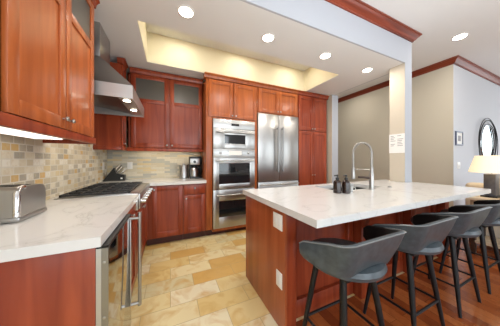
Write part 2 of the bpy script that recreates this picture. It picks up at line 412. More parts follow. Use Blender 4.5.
MB().box(-.84, -.70, 1.02, 1.72, 1.388, 1.3955, .002).build('diffuser', 'strip', u)

# corner wall cabinet beyond the hood
t = thing('wall_cabinet.001', 'narrow cherry corner wall cabinet right behind the steel range hood', 'cabinet', (-.755, 3.1, 1.38), 'upper wall cabinets')
carcass(t, '+X', FX, 2.97, 3.19, .325, 1.40, 2.56)
door(t, '+X', FX, 2.985, 3.185, 1.436, 2.555, (3.01, 1.47), None, fw=.05)
b = MB(); fbox(b, mapper('+X', FX), 2.962, 3.19, -.004, .02, 1.378, 1.43, .003); fbox(b, mapper('+X', FX), 2.962, 2.985, .02, .325, 1.378, 1.43, .003); b.build('light_rail', 'cherry', t)
crown_strip(t, '+X', FX, 2.94, 3.18, 2.63)

# back wall cabinet with glazed tops
FY = 3.20
t = thing('wall_cabinet.002', 'cherry wall cabinet with two glass-topped doors above the coffee maker', 'cabinet', (0, 3.37, 1.38), 'upper wall cabinets')
carcass(t, '-Y', FY, -.585, .525, .335, 1.40, 2.56, 'cherry', True, mid=(-.01,))
door(t, '-Y', FY, -.535, -.018, 1.436, 2.555, (-.045, 1.475), 2.185)
door(t, '-Y', FY, .002, .518, 1.436, 2.555, (.032, 1.475), 2.185)
b = MB(); fbox(b, mapper('-Y', FY), -.588, .528, -.004, .02, 1.378, 1.43, .003); b.build('light_rail', 'cherry', t)
crown_strip(t, '-Y', FY, -.55, .525, 2.63)
u = thing('under_cabinet_light.001', 'slim warm light bar under the glass-topped back wall cabinet', 'light', (0, 3.4, 1.385))
MB().box(-.5, .45, 3.36, 3.44, 1.396, 1.3998).build('housing', 'trimwhite', u)
MB().box(-.48, .43, 3.37, 3.43, 1.390, 1.3962, .001).build('diffuser', 'strip_warm', u)

# ------------------------------------------------------------------ tall run: ovens, fridge, pantry
TY = 2.92
OX0, OX1 = .64, 1.38
t = thing('oven_cabinet', 'tall cherry oven cabinet with two top doors, framing the stacked ovens', 'cabinet', (1.0, 3.2, 0), 'tall cherry cabinets')
b = MB(); m = mapper('-Y', TY)
fbox(b, m, .53, .632, .0, .6, .11, 2.56, .002); fbox(b, m, 1.388, 1.438, .0, .6, .11, 2.56, .002)
fbox(b, m, .632, 1.388, .02, .6, 1.945, 2.56); fbox(b, m, .632, 1.388, .58, .6, .11, 1.945); fbox(b, m, .632, 1.388, .0, .6, .07, .112)
fbox(b, m, .632, 1.388, .0, .05, 1.922, 1.945)
b.build('carcass', 'cherry_lit', t)
door(t, '-Y', TY-.02, .565, .985, 1.95, 2.545, (.962, 1.985), mat='cherry_lit'); door(t, '-Y', TY-.02, 1.0, 1.415, 1.95, 2.545, (1.023, 1.985), mat='cherry_lit')
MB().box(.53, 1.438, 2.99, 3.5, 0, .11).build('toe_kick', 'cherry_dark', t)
b = crown_strip(t, '-Y', TY-.02, .50, 1.438, 2.63, mat='cherry_lit', dep=.1)

# microwave / speed oven
def bar_handle(parent, face, pos, a0, a1, z, out=.045, r=.010, mat='steel', vertical=False, z1=None):
    m = mapper(face, pos); b = MB()
    if vertical:
        b.tube([m(a0, -out, z), m(a0, -out, z1)], r, 12)
        for zz in (z+.03, z1-.03): b.tube([m(a0, 0.001, zz), m(a0, -out, zz)], r*.8, 8)
    else:
        b.tube([m(a0, -out, z), m(a1, -out, z)], r, 12)
        for a in (a0+.04, a1-.04): b.tube([m(a, 0.001, z), m(a, -out, z)], r*.8, 8)
    return b.build('handle', mat, parent)
def oven_door(parent, z0, z1, wz0, wz1, wx0, wx1, hz, name):
    m = mapper('-Y', TY-.03); b = MB()
    fbox(b, m, OX0, wx0, 0, .028, z0, z1, .002); fbox(b, m, wx1, OX1, 0, .028, z0, z1, .002)
    fbox(b, m, wx0, wx1, 0, .028, z0, wz0, .002); fbox(b, m, wx0, wx1, 0, .028, wz1, z1, .002)
    o = b.build(name, 'steel', parent)
    g = MB(); fbox(g, m, wx0-.002, wx1+.002, .004, .02, wz0-.002, wz1+.002); g = g.build('window', 'blackglass', o); g['label'] = 'dark glass oven window'
    bar_handle(o, '-Y', TY-.03, OX0+.04, OX1-.04, hz, .05, .012)
    return o
mv = thing('microwave_oven', 'stainless built-in microwave at the top of the oven stack', 'microwave', (1.01, 3.1, 1.42))
MB().box(OX0+.01, OX1-.01, TY, TY+.45, 1.43, 1.905).build('body', 'darksteel', mv)
cp = MB().box(OX0, OX1, TY-.03, TY-.002, 1.765, 1.915, .002).build('control_panel', 'steel', mv)
MB().box(.945, 1.085, TY-.0315, TY-.0295, 1.815, 1.855).build('display', 'display', cp)
oven_door(mv, 1.432, 1.760, 1.515, 1.665, .83, 1.20, 1.70, 'door')
ov = thing('double_oven', 'stainless double wall oven with two windowed doors, below the microwave', 'oven', (1.01, 3.1, .115))
MB().box(OX0+.01, OX1-.01, TY, TY+.55, .12, 1.42).build('body', 'darksteel', ov)
cp = MB().box(OX0, OX1, TY-.03, TY-.002, 1.285, 1.428, .002).build('control_panel', 'steel', ov)
MB().box(.90, 1.13, TY-.032, TY-.0295, 1.325, 1.395).build('display', 'plate', cp)
for x in (.76, 1.26):
    MB().lathe([(.022, 0), (.022, .01), (.017, .012), (.015, .03), (.008, .032)], seg=18, mat=Matrix.Translation((x, TY-.03, 1.36)) @ Matrix.Rotation(PI/2, 4, 'X')).build('dial', 'steel', cp)
oven_door(ov, .757, 1.280, .845, 1.185, .735, 1.285, 1.232, 'upper_door')
oven_door(ov, .122, .750, .30, .565, .735, 1.285, .665, 'lower_door')
for z in (.93, 1.02, 1.10):
    pass
# fridge
FR0, FR1, FRM = 1.445, 2.345, 1.893
t = thing('refrigerator', 'built-in stainless french-door refrigerator between the ovens and the pantry', 'refrigerator', (1.9, 3.2, 0))
MB().box(FR0+.01, FR1-.01, TY+.02, TY+.6, .05, 2.09).build('body', 'darksteel', t)
for a0, a1, hx in ((FR0, FRM-.003, FRM-.055), (FRM+.003, FR1, FRM+.055)):
    d = MB().box(a0, a1, TY-.03, TY+.018, .845, 2.09, .004).build('door', 'steelv', t)
    hd = bar_handle(d, '-Y', TY-.03, hx, 0, 1.02, .055, .014, 'darksteel', True, 1.86)
d = MB().box(FR0, FR1, TY-.03, TY+.018, .12, .835, .004).build('freezer_drawer', 'steelv', t)
bar_handle(d, '-Y', TY-.03, FR0+.03, FR1-.03, .79, .055, .012)
MB().box(FR0, FR1, TY+.0, TY+.02, .03, .115).build('grille', 'darksteel', t)
# bridge cabinet over fridge
t = thing('bridge_cabinet', 'short two-door cherry cabinet above the refrigerator', 'cabinet', (1.9, 3.2, 2.1), 'tall cherry cabinets')
carcass(t, '-Y', TY-.02, FR0-.005, FR1+.005, .62, 2.10, 2.56, 'cherry_lit')
door(t, '-Y', TY-.02, FR0+.015, FRM-.003, 2.115, 2.545, (FRM-.03, 2.15), mat='cherry_lit'); door(t, '-Y', TY-.02, FRM+.004, FR1-.01, 2.115, 2.545, (FRM+.03, 2.15), mat='cherry_lit')
crown_strip(t, '-Y', TY-.02, FR0-.005, FR1+.005, 2.63, mat='cherry_lit', dep=.1)
# pantry
t = thing('pantry_cabinet', 'tall four-door cherry pantry cabinet right of the refrigerator', 'cabinet', (2.74, 3.2, 0), 'tall cherry cabinets')
PM = 2.735
carcass(t, '-Y', TY-.02, 2.352, 3.14, .62, .11, 2.56)
for z0_, z1_, kz in ((1.845, 2.545, 1.885), (.125, 1.832, .93)):
    door(t, '-Y', TY-.02, 2.366, PM-.004, z0_, z1_, (PM-.032, kz)); door(t, '-Y', TY-.02, PM+.004, 3.115, z0_, z1_, (PM+.032, kz))
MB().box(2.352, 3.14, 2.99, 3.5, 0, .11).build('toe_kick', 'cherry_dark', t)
crown_strip(t, '-Y', TY-.02, 2.352, 3.16, 2.63, dep=.1)

# ------------------------------------------------------------------ back base cabinets
BY = 2.90; BT = .872
t = thing('base_cabinet', 'cherry base cabinet with one wide door, in the corner beneath the knife block side', 'cabinet', (-.1, 3.2, 0), 'base cabinets')
carcass(t, '-Y', BY, -.30, .185, .60, .11, BT)
door(t, '-Y', BY, -.235, .175, .125, .86, (-.205, .815))
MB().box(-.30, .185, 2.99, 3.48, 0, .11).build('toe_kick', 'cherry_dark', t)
t['label'] = 'cherry base cabinet with one wide full-height door under the back counter'
t = thing('base_cabinet.001', 'cherry base cabinet with a drawer over a narrow door, beside the ovens', 'cabinet', (.355, 3.2, 0), 'base cabinets')
carcass(t, '-Y', BY, .187, .525, .60, .11, BT)
slab(t, '-Y', BY, .197, .515, .715, .86, (.355, .805))
door(t, '-Y', BY, .197, .515, .125, .70, (.228, .655))
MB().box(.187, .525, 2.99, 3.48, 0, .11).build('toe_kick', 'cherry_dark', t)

# ------------------------------------------------------------------ left run
LX = -.29
t = rebase(MB().box(-.905, LX, .967, .985, 0, .873, .001).build('end_panel', 'cherry'), (-.6, .976, 0)); tag(t, 'plain cherry end panel closing the near end of the left counter', 'panel')
t = thing('wine_cooler', 'tall-handled polished stainless undercounter cooler at the near end of the left counter', 'cooler', (-.6, 1.23, 0))
MB().box(-.895, LX-.005, .99, 1.485, .1, .865).build('body', 'blackmetal', t)
MB().box(-.895, LX-.05, .99, 1.485, 0, .1).build('toe_grille', 'darksteel', t)
d = MB().box(LX+.001, LX+.045, .972, 1.478, .11, .862, .002).build('door', 'mirror_steel', t)
MB().box(LX+.001, LX+.019, .9705, .973, .11, .862).build('edge_trim', 'steel_soft', d)
MB().box(LX+.0195, LX+.0445, .9702, .973, .11, .862).build('edge_trim', 'darksteel', d)
MB().box(LX+.001, LX+.0445, .972, 1.478, .8622, .872).build('dark_cap', 'blackmetal', d)  # dark cap added to cover the ceiling's reflection on the door top
for z in (.30, .56, .80):
    MB().lathe([(.006, 0), (.006, .0015), (.003, .0025)], seg=10, mat=Matrix.Translation((LX+.030, .9702, z)) @ Matrix.Rotation(PI/2, 4, 'X')).build('screw', 'nickel', d)
MB().box(LX+.0448, LX+.050, 1.428, 1.456, .262, .842, .0015).build('handle_plate', 'steel_soft', d)
h = MB(); h.tube([(LX+.10, 1.445, .245), (LX+.10, 1.445, .885)], .011, 14)
for z in (.262, .845): h.tube([(LX+.044, 1.445, z), (LX+.10, 1.445, z)], .010, 10)
h.build('handle', 'nickel', d)
t = thing('base_cabinet.002', 'narrow cherry base cabinet with drawer and door between cooler and rangetop', 'cabinet', (-.6, 1.73, 0), 'base cabinets')
carcass(t, '+X', LX, 1.49, 1.98, .60, .11, BT)
slab(t, '+X', LX+.0, 1.50, 1.975, .715, .86, (1.735, .79)); door(t, '+X', LX, 1.50, 1.975, .125, .70, (1.53, .655))
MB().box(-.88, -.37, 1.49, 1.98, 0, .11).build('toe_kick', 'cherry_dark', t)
t = thing('base_cabinet.003', 'cherry base cabinet with paired doors carrying the gas rangetop', 'cabinet', (-.6, 2.44, 0), 'base cabinets')
carcass(t, '+X', LX, 1.983, 2.898, .60, .11, .755)
door(t, '+X', LX, 1.995, 2.435, .125, .745, (2.405, .70)); door(t, '+X', LX, 2.443, 2.885, .125, .745, (2.475, .70))
MB().box(-.88, -.37, 1.983, 2.95, 0, .11).build('toe_kick', 'cherry_dark', t)

# L worktop (notched for the rangetop)
w = MB(); CT0, CT1 = .876, .92
w.hull([(XL+.002, .955, CT0), (-.268, .955, CT0), (-.268, 1.988, CT0), (XL+.002, 1.988, CT0)], [(XL+.002, .955, CT1), (-.268, .955, CT1), (-.268, 1.988, CT1), (XL+.002, 1.988, CT1)])
w.box(XL+.002, -.872, 1.988, 2.912, CT0, CT1)
w.hull([(XL+.002, 2.912, CT0), (-.268, 2.912, CT0), (-.268, 2.878, CT0), (.528, 2.878, CT0), (.528, YB-.002, CT0), (XL+.002, YB-.002, CT0)],
       [(XL+.002, 2.912, CT1), (-.268, 2.912, CT1), (-.268, 2.878, CT1), (.528, 2.878, CT1), (.528, YB-.002, CT1), (XL+.002, YB-.002, CT1)])
t = rebase(w.build('countertop', 'quartz', smooth=False), (-.6, 1.5, CT0)); tag(t, 'white quartz worktop wrapping the left and back walls around the rangetop', 'countertop')

# rangetop
t = thing('rangetop', 'stainless gas rangetop with black grates and front knobs, set in the left counter', 'rangetop', (-.56, 2.45, .76))
b = MB().box(-.868, -.275, 1.992, 2.872, .765, .926, .003).box(-.275, -.258, 1.992, 2.872, .775, .925, .008)
b.build('body', 'steel', t)
MB().box(-.85, -.335, 2.01, 2.855, .9255, .929, .001).build('burner_tray', 'steel', t)
for i in range(3):
    y0, y1 = 2.015+i*.281, 2.015+(i+1)*.281-.006; x0, x1 = -.845, -.345; g = MB(); z = .933
    for yy in (y0, y1-.012, (y0+y1)/2-.006): g.box(x0, x1, yy, yy+.014, z, z+.016, .003)
    for xx in (x0, x1-.014, (x0+x1)/2-.007, x0+.12, x1-.134): g.box(xx, xx+.014, y0, y1, z, z+.016, .003)
    for xx in (x0, x1-.014):
        for yy in (y0, y1-.014): g.box(xx, xx+.014, yy, yy+.014, .9292, z)
    g.build('grate', 'castiron', t)
    for xx in (-.72, -.47):
        bn = MB().lathe([(.05, 0), (.05, .003), (.036, .004), (.034, .007), (.02, .008)], (xx, (y0+y1)/2, .9292), 20).build('burner', 'castiron', t)
for i in range(6):
    y = 2.06+i*.15
    MB().lathe([(.027, 0), (.027, .006), (.021, .008), (.019, .040), (.014, .044)], seg=20, mat=Matrix.Translation((-.258, y, .84)) @ Matrix.Rotation(PI/2, 4, 'Y')).build('knob', 'chrome', t)

# hood
t = thing('range_hood', 'stainless chimney range hood on the left wall above the rangetop', 'hood', (-.65, 2.46, 1.83))
hy0, hy1, hx, hx0 = 2.03, 2.87, -.325, XL+.008
cy0, cy1, cx = 2.295, 2.63, -.65
MB().box(hx0, cx, cy0, cy1, 2.30, ZL-.002, .001).build('chimney', 'steelv', t)
b = MB(); zt, za = 2.30, 1.955
b.hull([(hx0, hy0, za), (hx, hy0, za), (hx, hy1, za), (hx0, hy1, za)], [(hx0, cy0, zt), (cx, cy0, zt), (cx, cy1, zt), (hx0, cy1, zt)])
b.build('canopy', 'steelv', t)
b = MB(); th = .012
b.box(hx0, hx, hy0, hy0+th, 1.83, za).box(hx0, hx, hy1-th, hy1, 1.83, za).box(hx-th, hx, hy0+th, hy1-th, 1.83, za).box(hx0, hx0+th, hy0+th, hy1-th, 1.83, za)
b.box(hx-.13, hx-th, hy0+th, hy1-th, 1.845, 1.857)
b.build('apron', 'steel_soft', t)
for i in range(3):
    g = MB(); a0 = hy0+.016+i*(hy1-hy0-.032)/3; a1 = a0+(hy1-hy0-.032)/3-.006
    for j in range(12):
        yy = a0+(a1-a0)*j/12; g.hull([(hx0+.014, yy, 1.925), (hx-.135, yy, 1.853), (hx-.135, yy+.014, 1.853), (hx0+.014, yy+.014, 1.925)], [(hx0+.014, yy, 1.940), (hx-.135, yy, 1.868), (hx-.135, yy+.014, 1.868), (hx0+.014, yy+.014, 1.940)])
    g.hull([(hx0+.014, a0, 1.941), (hx-.135, a0, 1.869), (hx-.135, a1, 1.869), (hx0+.014, a1, 1.941)], [(hx0+.014, a0, 1.946), (hx-.135, a0, 1.874), (hx-.135, a1, 1.874), (hx0+.014, a1, 1.946)])
    g.build('baffle_filter', 'darksteel', t)
for y in (2.16, 2.54):
    l_ = MB().lathe([(.040, 0), (.040, -.004), (.032, -.006)], (-.395, y, 1.845), 20).build('lamp_ring', 'chrome', t)
    MB().lathe([(.031, 0), (.031, -.002)], (-.395, y, 1.839), 20).build('bulb', 'halogen', l_)
    d = bpy.data.lights.new('hood_lamp', 'SPOT'); d.energy = 4; d.spot_size = 2.2; d.color = (1, .88, .7); d.shadow_soft_size = .03
    o = bpy.data.objects.new('hood_lamp', d); COL.objects.link(o); o.location = (-.395, y, 1.82)

# ------------------------------------------------------------------ island
IX0, IX1, IY0, IY1 = .722, 3.262, .738, 1.815
PX0, PX1, PY0, PY1 = .742, 3.235, 1.06, 1.775
t = thing('kitchen_island', 'long cherry island base with panelled stool side, under the white worktop', 'island', (2.0, 1.4, 0))
b = MB()
b.box(PX0+.02, PX1-.02, 1.17, 1.19, .0, .874).box(PX0+.02, 3.08, PY1-.03, PY1-.01, .1, .874).box(3.06, 3.08, 1.19, PY1-.03, 0, .874)
b.box(PX0+.02, 3.08, 1.19, PY1-.03, .10, .12)
b.build('carcass', 'cherry', t)
MB().box(PX0, PX0+.02, PY0, PY1, 0, .874, .0015).build('end_panel', 'cherry_brown', t)
MB().box(PX1-.02, PX1, PY0, 1.44, 0, .874, .0015).build('end_panel', 'cherry', t)
b = MB(); xs_ = [PX0+.02, 1.60, 2.42, PX1-.02]
for x0, x1 in ((PX0+.02, PX0+.10), (1.56, 1.66), (2.37, 2.47), (PX1-.10, PX1-.02)): b.box(x0, x1, PY0+.001, 1.17, 0, .874, .002)
b.box(PX0+.10, PX1-.10, 1.14, 1.17, 0, .14, .002).box(PX0+.10, PX1-.10, 1.14, 1.17, .80, .874, .002)
for x0, x1 in ((PX0+.10, 1.56), (1.66, 2.37), (2.47, PX1-.10)):
    b.box(x0, x0+.07, 1.14, 1.17, .14, .80, .002).box(x1-.07, x1, 1.14, 1.17, .14, .80, .002)
b.build('stool_side_panel', 'cherry', t)
for i, (x0, x1) in enumerate(((.77, 1.38), (1.385, 2.3), (2.305, 3.075))):
    door(t, '-Y', 0, 0, .1, 0, .1) if 0 else None
    b = MB(); b.box(x0+.005, x1-.005, PY1-.01, PY1+.008, .13, .86, .002); b.build('door', 'cherry', t)
# worktop with sink cut-out
KX0, KX1, KY0, KY1 = 1.60, 2.32, 1.325, 1.69
w = MB()
w.box(IX0, KX0, IY0, IY1, CT0, CT1).box(KX1, 3.085, IY0, IY1, CT0, CT1).box(3.085, IX1, IY0, 1.45, CT0, CT1).box(3.085, IX1, 1.67, IY1, CT0, CT1).box(KX0, KX1, IY0, KY0, CT0, CT1).box(KX0, KX1, KY1, IY1, CT0, CT1)
bmesh.ops.remove_doubles(w.bm, verts=w.bm.verts[:], dist=1e-5)
t = rebase(w.build('island_worktop', 'quartz', smooth=False), (2.0, 1.28, CT0)); tag(t, 'large white quartz worktop on the island, overhanging the stools', 'countertop')
t = thing('sink', 'dark undermount sink set in the island worktop beside the faucet', 'sink', (1.95, 1.52, .70))
MB().box(KX0-.012, KX0+.004, KY0-.012, KY1+.012, .70, .875).box(KX1-.004, KX1+.012, KY0-.012, KY1+.012, .70, .875).box(KX0, KX1, KY0-.012, KY0+.004, .70, .875).box(KX0, KX1, KY1-.004, KY1+.012, .70, .875).box(KX0, KX1, KY0, KY1, .69, .70).build('basin', 'sinksteel', t)
MB().lathe([(.045, 0), (.045, .004), (.03, .002)], (1.95, 1.52, .70), 18).build('drain', 'chrome', t)
# faucet
fx, fy = 2.015, 1.258
t = thing('kitchen_faucet', 'tall brushed steel spring-neck faucet arching over the island sink', 'faucet', (fx, fy, CT1))
MB().lathe([(.030, 0), (.030, .006), (.022, .012), (.022, .17), (.017, .18), (.017, .23), (.013, .24)], (fx, fy, CT1), 22).build('body', 'nickel', t)
dx, dy = -.058, .175           # spout runs toward the sink
L = math.hypot(dx, dy); ux, uy = dx/L, dy/L; Rr = L/2
pts = [(fx, fy, CT1+.24), (fx, fy, CT1+.40)]
for i in range(1, 16):
    a = PI*i/16; pts.append((fx+ux*Rr*(1-math.cos(a)), fy+uy*Rr*(1-math.cos(a)), CT1+.40+.115*math.sin(a)))
pts += [(fx+dx, fy+dy, CT1+.40), (fx+dx, fy+dy, CT1+.24)]
MB().tube(pts, .009, 12).build('hose', 'nickel', t)
# spring coil round the hose
P = [Vector(p) for p in pts]; seg = [(P[i+1]-P[i]).length for i in range(len(P)-1)]; tot = sum(seg)
def along(s):
    for i, l_ in enumerate(seg):
        if s <= l_ or i == len(seg)-1: return P[i].lerp(P[i+1], min(1, s/l_)), (P[i+1]-P[i]).normalized()
        s -= l_
side = Vector((uy, -ux, 0)); co = []; turns = 52
for i in range(turns*8+1):
    p, d_ = along(tot*i/(turns*8)); n_ = side.cross(d_).normalized(); a = 2*PI*i/8
    co.append(tuple(p+.0125*(math.cos(a)*side+math.sin(a)*n_)))
MB().tube(co, .0028, 5).build('spring', 'nickel', t)
hp = (fx+dx, fy+dy)
MB().lathe([(.010, .245), (.016, .235), (.017, .17), (.021, .15), (.021, .105), (.017, .10)], (hp[0], hp[1], CT1), 18).build('spray_head', 'nickel', t)
MB().tube([(fx, fy, CT1+.215), (hp[0], hp[1], CT1+.215)], .006, 8).build('support_arm', 'nickel', t)
MB().tube([(fx-.01, fy+.01, CT1+.125), (fx-.05, fy+.035, CT1+.13), (fx-.125, fy+.06, CT1+.135)], [.013, .011, .012], 12).build('lever', 'espresso', t)
# soap bottles
def bottle(x, y, lab):
    t = thing('soap_bottle', lab, 'bottle', (x, y, CT1), 'pump bottles by the sink')
    MB().lathe([(.034, 0), (.037, .004), (.037, .098), (.030, .117), (.014, .127), (.014, .135)], (x, y, CT1), 20).build('bottle', 'amber', t)
    MB().lathe([(.016, .133), (.016, .150), (.006, .153), (.006, .170)], (x, y, CT1), 16).build('cap', 'blackplastic', t)
    MB().tube([(x+.006, y-.004, CT1+.173), (x, y, CT1+.173), (x-.02, y+.02, CT1+.168)], [.008, .008, .005], 8).build('pump', 'blackplastic', t)
bottle(1.497, 1.262, 'dark brown pump bottle by the sink, the one farther from the faucet')
bottle(1.570, 1.222, 'dark brown pump bottle by the sink, the one nearer the faucet')
t = thing('sponge_holder', 'tiny silver cup on the island worktop right of the pump bottles', 'cup', (1.672, 1.245, CT1))
MB().lathe([(.015, 0), (.018, .002), (.019, .06), (.016, .06), (.015, .008)], (1.672, 1.245, CT1), 16).build('cup', 'nickel', t)
MB().tube([(1.689, 1.235, CT1+.05), (1.707, 1.225, CT1+.045), (1.707, 1.225, CT1+.02), (1.689, 1.235, CT1+.012)], .003, 6).build('handle', 'plate', t)
t = tag(rebase(MB().lathe([(.022, 0), (.022, .005), (.014, .008)], (2.40, 1.285, CT1), 16).build('disposal_button', 'darksteel'), (2.40, 1.285, CT1)), 'small round dark button on the island worktop right of the faucet', 'button')

# ------------------------------------------------------------------ outlets and switches
def plate(name, face, pos, a, z, lab, w_=.07, h_=.115, grp=None, mat='plate', gang=1, cat='outlet'):
    m = mapper(face, pos); o = thing(name, lab, cat, m(a, 0, z), grp)
    b = MB(); fbox(b, m, a-w_/2, a+w_/2, -.006, 0, z-h_/2, z+h_/2, .0015); b.build('cover_plate', mat, o)
    for g in range(gang):
        ac = a+(g-(gang-1)/2)*.046
        b = MB(); fbox(b, m, ac-.016, ac+.016, -.0085, -.0058, z-.033, z+.033, .001); b.build('socket' if cat == 'outlet' else 'rocker', 'trimwhite', o)
    return o
plate('outlet', '-X', PX0, 1.15, .785, 'upper white outlet on the island end panel, just under the worktop', .12, .115, 'island outlets', gang=2)
plate('outlet.001', '-X', PX0, 1.13, .36, 'lower white outlet on the island end panel', .075, .115, 'island outlets')
plate('light_switch', '-Y', YB-.008, -.605, 1.15, 'white wall plate on the back tiles right of the knife block', .075, .115, cat='switch')
plate('outlet.002', '+X', XL+.008, 3.36, 1.15, 'white outlet on the left wall tiles beside the knife block', .075, .115)
plate('light_switch.001', '-Y', YW, 4.90, 1.14, 'white switch plate on the white wall under the small picture', .12, .12, cat='switch', gang=2)

# ------------------------------------------------------------------ counter things
# toaster
tx0, tx1, ty0, ty1 = -.908, -.712, 1.335, 1.56
t = thing('toaster', 'brushed stainless toaster on the left counter at the photo edge', 'toaster', ((tx0+tx1)/2, (ty0+ty1)/2, CT1))
MB().box(tx0, tx1+.004, ty0-.004, ty1+.004, CT1+.004, CT1+.028, .006).box(tx0+.01, tx0+.03, ty0+.01, ty0+.03, CT1, CT1+.005).box(tx1-.03, tx1-.01, ty0+.01, ty0+.03, CT1, CT1+.005).box(tx0+.01, tx0+.03, ty1-.03, ty1-.01, CT1, CT1+.005).box(tx1-.03, tx1-.01, ty1-.03, ty1-.01, CT1, CT1+.005).build('base', 'steel', t)
b = MB(); prof = []
zt = CT1+.182; r = .05
for i in range(9):
    a = PI/2*i/8; prof.append((ty1-r+r*math.cos(a), zt-r+r*math.sin(a)))
for i in range(9):
    a = PI/2+PI/2*i/8; prof.append((ty0+.02+.02*math.cos(a), zt-.02+.02*math.sin(a)))
prof = [(ty1, CT1+.028)]+prof+[(ty0, CT1+.028)]
b.hull([(tx0, y, z) for y, z in prof], [(tx1-.003, y, z) for y, z in prof])
b.build('shell', 'steelv', t)
b = MB(); b.tube([(tx1-.012, ty0+.006, CT1+.03), (tx1-.012, ty0+.006, zt-.03), (tx1-.012, ty0+.02, zt-.008), (tx1-.012, ty0+.05, zt-.004)], .014, 14)
b.build('corner_trim', 'chrome', t)
for y in (1.39, 1.455): MB().box(tx0+.02, tx1-.03, y, y+.03, zt-.002, zt+.002, .001).build('slot', 'blackmetal', t)
# knife block
kx, ky = -.77, 3.40
t = thing('knife_block', 'black slanted knife block full of knives in the counter corner', 'knife block', (kx, ky, CT1))
b = MB(); w2 = .05
pr_ = [(-.15, 0), (.13, 0), (.13, .085), (.02, .115), (-.015, .20)]
b.hull([(kx+x, ky-w2, CT1+z) for x, z in pr_], [(kx+x, ky+w2, CT1+z) for x, z in pr_]); b.build('block', 'blackplastic', t)
MB().box(kx+.075, kx+.10, ky-w2-.0015, ky-w2+.001, CT1+.028, CT1+.050).build('emblem', 'plate', t)
def knife(x, y, z, l, lab):
    o = thing('kitchen_knife', lab, 'knife', (kx+x, ky+y, CT1+z), 'knives in the block')
    d = Vector((.64, 0, .77)); p = Vector((kx+x, ky+y, CT1+z)); q = p+d*l
    MB().tube([p-d*.05, p+d*.012], .006, 6).build('blade', 'steel', o)
    b = MB(); b.tube([p+d*.012, p+d*.02, p+d*(l*.6), q], [.011, .015, .013, .016], 10); b.build('handle', 'chrome', o)
for i, (x, z) in enumerate(((.0, .165), (.016, .125), (.07, .108))):
    for y in (-.026, .026):
        knife(x, y, z, .125-.012*i, ['steel-handled knife in the top slots of the black block', 'steel-handled knife in the middle slots of the black block', 'steel-handled knife in the lowest slots of the black block'][i])
# canister
cx_, cy_ = .222, 3.36
t = thing('canister', 'tall brushed steel canister left of the coffee maker', 'canister', (cx_, cy_, CT1))
MB().lathe([(.074, 0), (.077, .004), (.077, .20), (.074, .205)], (cx_, cy_, CT1), 26).build('can', 'steelv', t)
MB().lathe([(.078, .206), (.078, .228), (.068, .238), (.024, .241), (.024, .258), (.010, .262)], (cx_, cy_, CT1), 26).build('lid', 'nickel', t)
# coffee maker
mx, my = .412, 3.33
t = thing('coffee_maker', 'black and steel drip coffee maker on the back counter by the ovens', 'coffee maker', (mx, my, CT1))
MB().box(mx-.10, mx+.10, my-.10, my+.14, CT1, CT1+.03, .006).build('base', 'blackplastic', t)
MB().box(mx-.095, mx+.10, my+.05, my+.14, CT1+.03, CT1+.25, .006).build('water_tank', 'blackplastic', t)
b = MB().box(mx-.10, mx+.10, my-.10, my+.14, CT1+.235, CT1+.385, .012); b.build('brew_head', 'blackplastic', t)
fp = MB().box(mx-.095, mx+.06, my-.106, my-.099, CT1+.24, CT1+.345, .002).build('front_panel', 'steel', t)
MB().lathe([(.024, 0), (.024, .004), (.018, .005)], seg=20, mat=Matrix.Translation((mx-.02, my-.106, CT1+.29)) @ Matrix.Rotation(PI/2, 4, 'X')).build('dial', 'blackplastic', fp)
t2 = thing('coffee_carafe', 'steel carafe with black handle standing in the coffee maker', 'carafe', (mx-.02, my-.02, CT1+.03))
MB().lathe([(.062, 0), (.070, .006), (.072, .09), (.056, .14), (.048, .155)], (mx-.02, my-.03, CT1+.031), 24).build('jug', 'steelv', t2)
MB().lathe([(.048, .155), (.048, .178), (.03, .185)], (mx-.02, my-.03, CT1+.031), 24).build('lid', 'blackplastic', t2)
MB().tube([(mx+.02, my-.06, CT1+.19), (mx+.085, my-.085, CT1+.185), (mx+.095, my-.09, CT1+.12), (mx+.085, my-.085, CT1+.07), (mx+.045, my-.055, CT1+.06)], .010, 10).build('handle', 'blackplastic', t2)

# ------------------------------------------------------------------ ceiling lights
LPOW = 5
def downlight(x, y, z, lab, name='ceiling_downlight', r=.062, power=LPOW, grp='recessed downlights'):
    o = thing(name, lab, 'downlight', (x, y, z), grp)
    MB().lathe([(r+.018, 0), (r+.018, -.004), (r, -.006), (r-.002, -.003)], (x, y, z), 28).build('trim_ring', 'trimwhite', o)
    MB().lathe([(r, 0), (r, -.005)], (x, y, z-.0012), 28).build('lens', 'lamp', o)
    d = bpy.data.lights.new('downlight', 'AREA'); d.shape = 'DISK'; d.size = r*2; d.energy = power; d.color = (1, .94, .85)
    p = bpy.data.objects.new('downlight', d); COL.objects.link(p); p.location = (x, y, z-.012)
    return o
downlight(.14, 1.80, ZL, 'recessed ceiling downlight nearest the left wall cabinets, largest in view')
downlight(1.03, 1.80, ZL, 'recessed ceiling downlight in front of the oven cabinet, second from the left')
downlight(1.91, 1.80, ZL, 'recessed ceiling downlight above the pump bottles, third from the left')
downlight(2.81, 1.82, ZL, 'recessed ceiling downlight beside the papered post')
downlight(3.95, 1.18, ZH, 'recessed downlight in the higher ceiling near the white wall corner', r=.072, power=8)
downlight(4.0, 3.2, ZH, 'unseen added downlight brightening the hall wall behind the posts', power=6)  # hidden downlight added to brighten the beige hall wall
for i, x in enumerate((.14, 1.12, 2.10)):
    downlight(x, 2.62, ZH, ['recess downlight above the back wall cabinet', 'recess downlight above the oven cabinet', 'recess downlight above the pantry'][i], power=2.8, grp='downlights in the ceiling recess')

